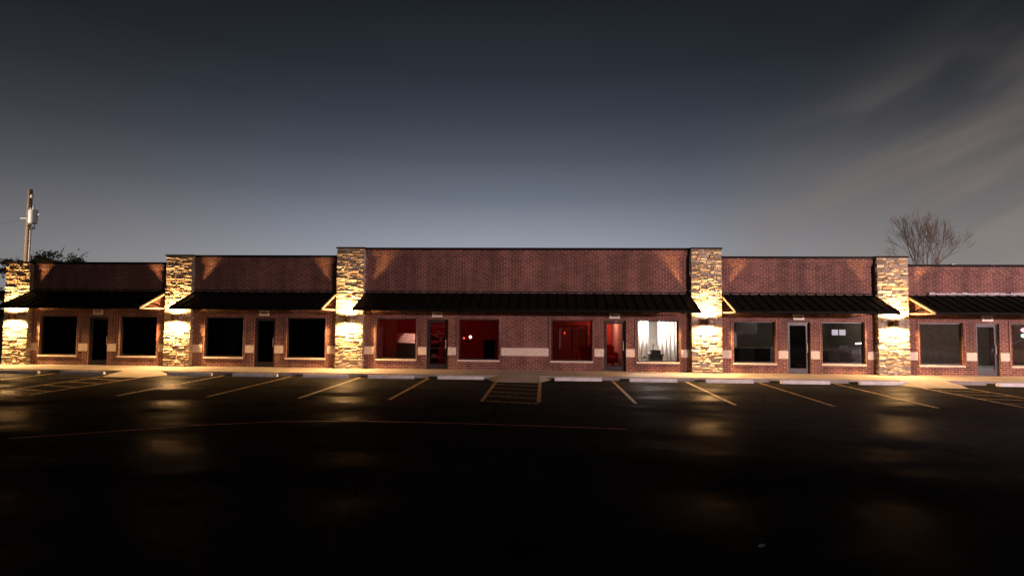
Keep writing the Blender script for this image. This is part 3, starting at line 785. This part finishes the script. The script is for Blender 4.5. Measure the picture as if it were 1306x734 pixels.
bm = NB(); tube(bm, [(ux-.45, uy-.12, 8.77), (ux+.3, uy-.14, 8.77)], .03, 6); lathe(bm, [(.05, 10.15), (.09, 10.20), (.09, 10.32), (.04, 10.40)], ux+.27, uy-.1, 10); tube(bm, [(ux, uy-.1, 10.20), (ux+.27, uy-.1, 10.20)], .02, 6); obj('insulator', bm, M['white'], up)
bm = NB()
for k in range(5): 
    a = k*.5; tube(bm, [(ux+.15, uy-.15, 8.30-.03*k), (ux+.3+.05*k, uy-.2, 7.95+.05*k), (ux+.62, uy-.15, 8.05+.03*k), (tx+.2, ty-.1, 8.40)], .022, 6)
obj('cable_loop', bm, M['dark'], up)
bm = NB(); tube(bm, [(ux+.30, uy-.13, .0), (ux+.32, uy-.13, 8.00)], .05, 8); obj('conduit', bm, M['white'], up)
for k, (z0, lab) in enumerate(((8.75, 'thin overhead wire running left from the utility pole'),)):
    bm = NB(); pts = []
    for i in range(21):
        t = i/20; pts.append((ux-.2-40*t, uy+12*t, z0 - 1.2*math.sin(math.pi*t)))
    tube(bm, pts, .006, 5); tag(obj('overhead_wire', bm, M['dark']), lab, 'wire')

# ------------------------------------------------------------------ parking lot lamps (unseen, added outside the frame to supply fill light)
def fill_lamp(x, y, h, aim, energy, col, lab, size=120):
    t = empty('added_parking_lamp', (x, y, 0), lab, 'street lamp')
    bm = NB(); lathe(bm, [(.25, 0), (.25, .6), (.2, .65)], x, y, 16); obj('base', bm, M['concrete'], t)
    bm = NB(); tube(bm, [(x, y, .6), (x, y, h)], [.08, .05], 12); obj('pole', bm, M['frame'], t)
    d = Vector((aim[0]-x, aim[1]-y, 0)).normalized(); hx, hy = x+d.x*.7, y+d.y*.7
    bm = NB(); tube(bm, [(x, y, h-.05), (hx, hy, h+.05)], .03, 8); obj('arm', bm, M['frame'], t)
    bm = NB(); box(bm, hx-.28, hx+.28, hy-.28, hy+.28, h, h+.14); bevel(bm, .03, 2); obj('lamp_head', bm, M['frame'], t)
    bm = NB(); box(bm, hx-.2, hx+.2, hy-.2, hy+.2, h-.012, h-.002); obj('lamp_lens', bm, M['tube'], t)
    l = light('lot_fill_light', 'SPOT', (hx, hy, h-.05), energy, col, t, spot_size=R(size), spot_blend=.6, shadow_soft_size=.2)
    l.rotation_euler = (Vector(aim)-Vector((hx, hy, h))).to_track_quat('-Z', 'Y').to_euler()
fill_lamp(32, -6, 5.6, (19, 24, 3), 82000, (1.0, .70, .71), 'unseen parking lot lamp added behind the viewer on the right for fill light', 82)
fill_lamp(-43, 26, 9.0, (-34.2, 35, 8.5), 16000, (1.0, .82, .62), 'unseen parking lot lamp added beyond the left end of the building to light the utility pole', 70)  # added to brighten the pole and its transformer

# ------------------------------------------------------------------ parked car just outside the right edge (seen in the glass)
M['carpaint'] = simple('white car paint', (0.75, 0.76, 0.78), 0.25, var=.03); M['rubber'] = simple('tyre rubber', (.02,.02,.02), .8)
M['alloy'] = simple('alloy', (.5,.5,.52), .3, .9); M['lampglass'] = simple('lamp glass', (.7,.7,.72), .1); M['tail'] = simple('tail lamp', (.4,.02,.02), .2)
cxr, cyr = 25.4, 19.3
car = empty('parked_car', (cxr, cyr, 0), 'white parked sedan mirrored in the window at the right edge', 'car')
def carloft(prof, half, bm):
    """prof: list of (y, z) outline, half: list of (scale, x)"""
    n = len(prof); rings = []
    for s, xx in half:
        cy = sum(p[0] for p in prof)/n
        rings.append([bm.verts.new((cxr+xx, cyr+cy+(p[0]-cy)*s, p[1] if s == 1 else p[1]-.03*(1-s)*10)) for p in prof])
    for a, b in zip(rings, rings[1:]):
        for k in range(n): bm.faces.new((a[k], a[(k+1)%n], b[(k+1)%n], b[k]))
    bm.faces.new(rings[0]); bm.faces.new(rings[-1][::-1])
body = [(2.25,.32),(2.3,.55),(2.2,.72),(1.25,.93),(-1.5,.98),(-2.2,.92),(-2.3,.6),(-2.25,.32)]
bm = NB(); carloft(body, [(.96,-.9),(1,-.8),(1,.8),(.96,.9)], bm); bevel(bm, .04, 2); obj('body', bm, M['carpaint'], car, True)
cab = [(1.3,.95),(.55,1.40),(-.75,1.43),(-1.6,.98)]
bm = NB(); carloft(cab, [(1,-.68),(1,.68)], bm)
for v in bm.verts:
    if v.co.z > 1.2: v.co.x = cxr+(v.co.x-cxr)*.82
obj('windows', bm, M['glass_dark'], car)
bm = NB(); box(bm, cxr-.58, cxr+.58, cyr-.78, cyr+.58, 1.40, 1.46); bevel(bm, .025, 2); obj('roof', bm, M['carpaint'], car)
for sx in (-1, 1):
    bm = NB()
    tube(bm, [(cxr+sx*.69, cyr+1.3, .95), (cxr+sx*.57, cyr+.56, 1.42)], .035, 6); tube(bm, [(cxr+sx*.62, cyr-.1, .96), (cxr+sx*.57, cyr-.1, 1.42)], .03, 6); tube(bm, [(cxr+sx*.69, cyr-1.6, .97), (cxr+sx*.57, cyr-.76, 1.42)], .05, 6)
    obj('roof_pillar', bm, M['carpaint'], car)
    bm = NB(); box(bm, cxr+sx*.9-.1, cxr+sx*.9+.1, cyr+.95, cyr+1.05, .95, 1.07); bevel(bm, .02); obj('side_mirror', bm, M['carpaint'], car)
    bm = NB(); box(bm, cxr+sx*.62-.2, cxr+sx*.62+.2, cyr+2.17, cyr+2.29, .6, .73); bevel(bm, .02); obj('headlight', bm, M['lampglass'], car)
    bm = NB(); box(bm, cxr+sx*.66-.18, cxr+sx*.66+.18, cyr-2.3, cyr-2.2, .68, .84); bevel(bm, .02); obj('taillight', bm, M['tail'], car)
    for yy in (1.42, -1.35):
        bm = NB(); X0 = cxr+sx*.74; tube(bm, [(X0-.1, cyr+yy, .33), (X0-.1+.001, cyr+yy, .33), (X0+.12, cyr+yy, .33)], [.33,.33,.33], 24); w = obj('wheel', bm, M['rubber'], car)
        bm = NB(); X1 = X0+(.121 if sx > 0 else -.101); tube(bm, [(X1-.004, cyr+yy, .33), (X1+.004, cyr+yy, .33)], .21, 20); obj('rim', bm, M['alloy'], w)

# ------------------------------------------------------------------ world
SUN_EL, SUN_AZ = R(16), R(148)      # azimuth clockwise from +Y
w = bpy.data.worlds.new('World'); scn.world = w; w.use_nodes = True
t = w.node_tree; t.nodes.clear()
def N(typ, **k):
    nd = t.nodes.new(typ)
    for a, b in k.items(): setattr(nd, a, b)
    return nd
def mth(op, a, b=None, c=None, clamp=False):
    nd = N('ShaderNodeMath', operation=op); nd.use_clamp = clamp
    for i, v in enumerate((a, b, c)):
        if v is None: continue
        if isinstance(v, (int, float)): nd.inputs[i].default_value = v
        else: t.links.new(v, nd.inputs[i])
    return nd.outputs[0]
out = N('ShaderNodeOutputWorld'); bg = N('ShaderNodeBackground')
tc = N('ShaderNodeTexCoord'); sp = N('ShaderNodeSeparateXYZ'); t.links.new(tc.outputs['Generated'], sp.inputs[0])
el = mth('MULTIPLY', mth('ARCSINE', sp.outputs[2]), 57.2958)
az = mth('MULTIPLY', mth('ARCTAN2', sp.outputs[0], sp.outputs[1]), 57.2958)
def smooth(v, a, b):
    nd = N('ShaderNodeMapRange', interpolation_type='SMOOTHERSTEP'); t.links.new(v, nd.inputs[0])
    nd.inputs[1].default_value = a; nd.inputs[2].default_value = b; return nd.outputs[0]
def ramp(v, lo, hi, stops):
    mr = N('ShaderNodeMapRange'); t.links.new(v, mr.inputs[0]); mr.inputs[1].default_value = lo; mr.inputs[2].default_value = hi
    nd = N('ShaderNodeValToRGB'); e = nd.color_ramp.elements; nd.color_ramp.interpolation = 'B_SPLINE' if False else 'EASE'
    nd.color_ramp.interpolation = 'LINEAR'
    while len(e) < len(stops): e.new(.5)
    for x, (p, c) in zip(e, stops): x.position = (p-lo)/(hi-lo); x.color = (*c, 1)
    t.links.new(mr.outputs[0], nd.inputs[0]); return nd.outputs[0]
def cmix(fac, a, b, mode='MIX'):
    nd = N('ShaderNodeMix', data_type='RGBA', blend_type=mode)
    for i, v in ((0, fac), (6, a), (7, b)):
        s = nd.inputs[i]
        if isinstance(v, (int, float)): s.default_value = v if i == 0 else (v, v, v, 1)
        elif isinstance(v, tuple): s.default_value = (*v, 1)
        else: t.links.new(v, s)
    return nd.outputs[2]
base = ramp(el, 0, 90, [(0, (.45,.47,.52)), (5, (.37,.39,.44)), (8, (.27,.29,.345)), (12, (.145,.165,.207)), (16, (.077,.09,.119)), (20, (.042,.051,.069)), (24, (.024,.030,.040)), (31, (.011,.0135,.0165)), (90, (.004,.005,.007))])
g = mth('DIVIDE', mth('ADD', az, 3.0), 34.0); g = mth('EXPONENT', mth('MULTIPLY', mth('MULTIPLY', g, g), -1.0))
g = mth('MULTIPLY_ADD', g, .64, .36)
g = mth('MULTIPLY', g, mth('SUBTRACT', 1.0, mth('MULTIPLY', smooth(mth('ABSOLUTE', az), 60.0, 120.0), .6)))
base = cmix(1.0, base, g, 'MULTIPLY')
# warmer away from the glow
side = smooth(mth('ABSOLUTE', mth('ADD', az, 3.0)), 12.0, 45.0)
base = cmix(mth('MULTIPLY', side, .4), base, cmix(1.0, base, (1.22, 1.0, .80), 'MULTIPLY'))
# thin clouds on the right
cb_ = N('ShaderNodeCombineXYZ')
ca, sa = math.cos(R(24)), math.sin(R(24))
uu = mth('ADD', mth('MULTIPLY', az, ca), mth('MULTIPLY', el, sa)); vv = mth('SUBTRACT', mth('MULTIPLY', el, ca), mth('MULTIPLY', az, sa))
t.links.new(mth('MULTIPLY', uu, .035), cb_.inputs[0]); t.links.new(mth('MULTIPLY', vv, .115), cb_.inputs[1])
cb_.inputs[2].default_value = 2.3
ns_ = N('ShaderNodeTexNoise'); ns_.inputs['Scale'].default_value = 1.55; ns_.inputs['Detail'].default_value = 5; ns_.inputs['Roughness'].default_value = .42; ns_.inputs['Distortion'].default_value = .35
t.links.new(cb_.outputs[0], ns_.inputs['Vector'])
cm = smooth(ns_.outputs[0], .37, .68)
edge = smooth(mth('ADD', az, mth('MULTIPLY', el, -.75)), 4.0, 26.0)
low = mth('MULTIPLY', smooth(mth('SUBTRACT', 24.0, el), 0.0, 16.0), smooth(az, 12.0, 30.0))
cm = mth('ADD', mth('MULTIPLY', mth('MULTIPLY', cm, edge), .8), mth('MULTIPLY', low, .42), None, True)
cm = mth('MULTIPLY', cm, mth('SUBTRACT', 1.0, mth('MULTIPLY', smooth(el, 12.5, 25.0), .88)))
ccol = ramp(el, 0, 40, [(0, (.30,.265,.245)), (9, (.215,.185,.168)), (20, (.135,.115,.10)), (40, (.07,.06,.052))])
col = cmix(mth('MULTIPLY', cm, .9), base, ccol)
# Nishita sky, very low: the last bit of blue
sky = N('ShaderNodeTexSky', sky_type='NISHITA'); sky.sun_disc = False; sky.sun_elevation = SUN_EL; sky.sun_rotation = SUN_AZ
col = cmix(1.0, col, cmix(1.0, sky.outputs[0], .0004, 'MULTIPLY'), 'ADD')
t.links.new(col, bg.inputs['Color']); bg.inputs['Strength'].default_value = 1.0
t.links.new(bg.outputs[0], out.inputs['Surface'])

sl = bpy.data.lights.new('moon', 'SUN'); sl.energy = 0.035; sl.angle = R(4); sl.color = (1, .86, .84)
so = bpy.data.objects.new('moon', sl); COL.objects.link(so)
sd = Vector((math.sin(SUN_AZ)*math.cos(SUN_EL), math.cos(SUN_AZ)*math.cos(SUN_EL), math.sin(SUN_EL)))
so.rotation_euler = sd.to_track_quat('Z', 'Y').to_euler(); so.location = (0, 0, 60)

# ------------------------------------------------------------------ camera
yw, pt, rl, H = R(2.805), R(2.835), R(0.432), 2.5426
fw = Vector((-math.sin(yw)*math.cos(pt), math.cos(yw)*math.cos(pt), math.sin(pt)))
rt = Vector((math.cos(yw), math.sin(yw), 0)); upv = rt.cross(fw)
RR = rt*math.cos(rl)+upv*math.sin(rl); UU = -rt*math.sin(rl)+upv*math.cos(rl)
cd = bpy.data.cameras.new('camera'); cam = bpy.data.objects.new('camera', cd); COL.objects.link(cam)
cam.matrix_world = Matrix(((RR.x, UU.x, -fw.x, 0), (RR.y, UU.y, -fw.y, 0), (RR.z, UU.z, -fw.z, H), (0, 0, 0, 1)))
cd.sensor_fit = 'HORIZONTAL'; cd.sensor_width = 36; cd.lens = 700/1306*36; cd.clip_end = 3000; cd.clip_start = .05
scn.camera = cam
vs_ = scn.view_settings
vs_.view_transform = 'Standard'; vs_.look = 'None'; vs_.exposure = 0; vs_.gamma = 1; vs_.use_curve_mapping = False
scn.cycles.use_denoising = True
scn.cycles.max_bounces = 6; scn.cycles.diffuse_bounces = 3; scn.cycles.glossy_bounces = 3; scn.cycles.transparent_max_bounces = 8
scn.cycles.sample_clamp_indirect = 3.0
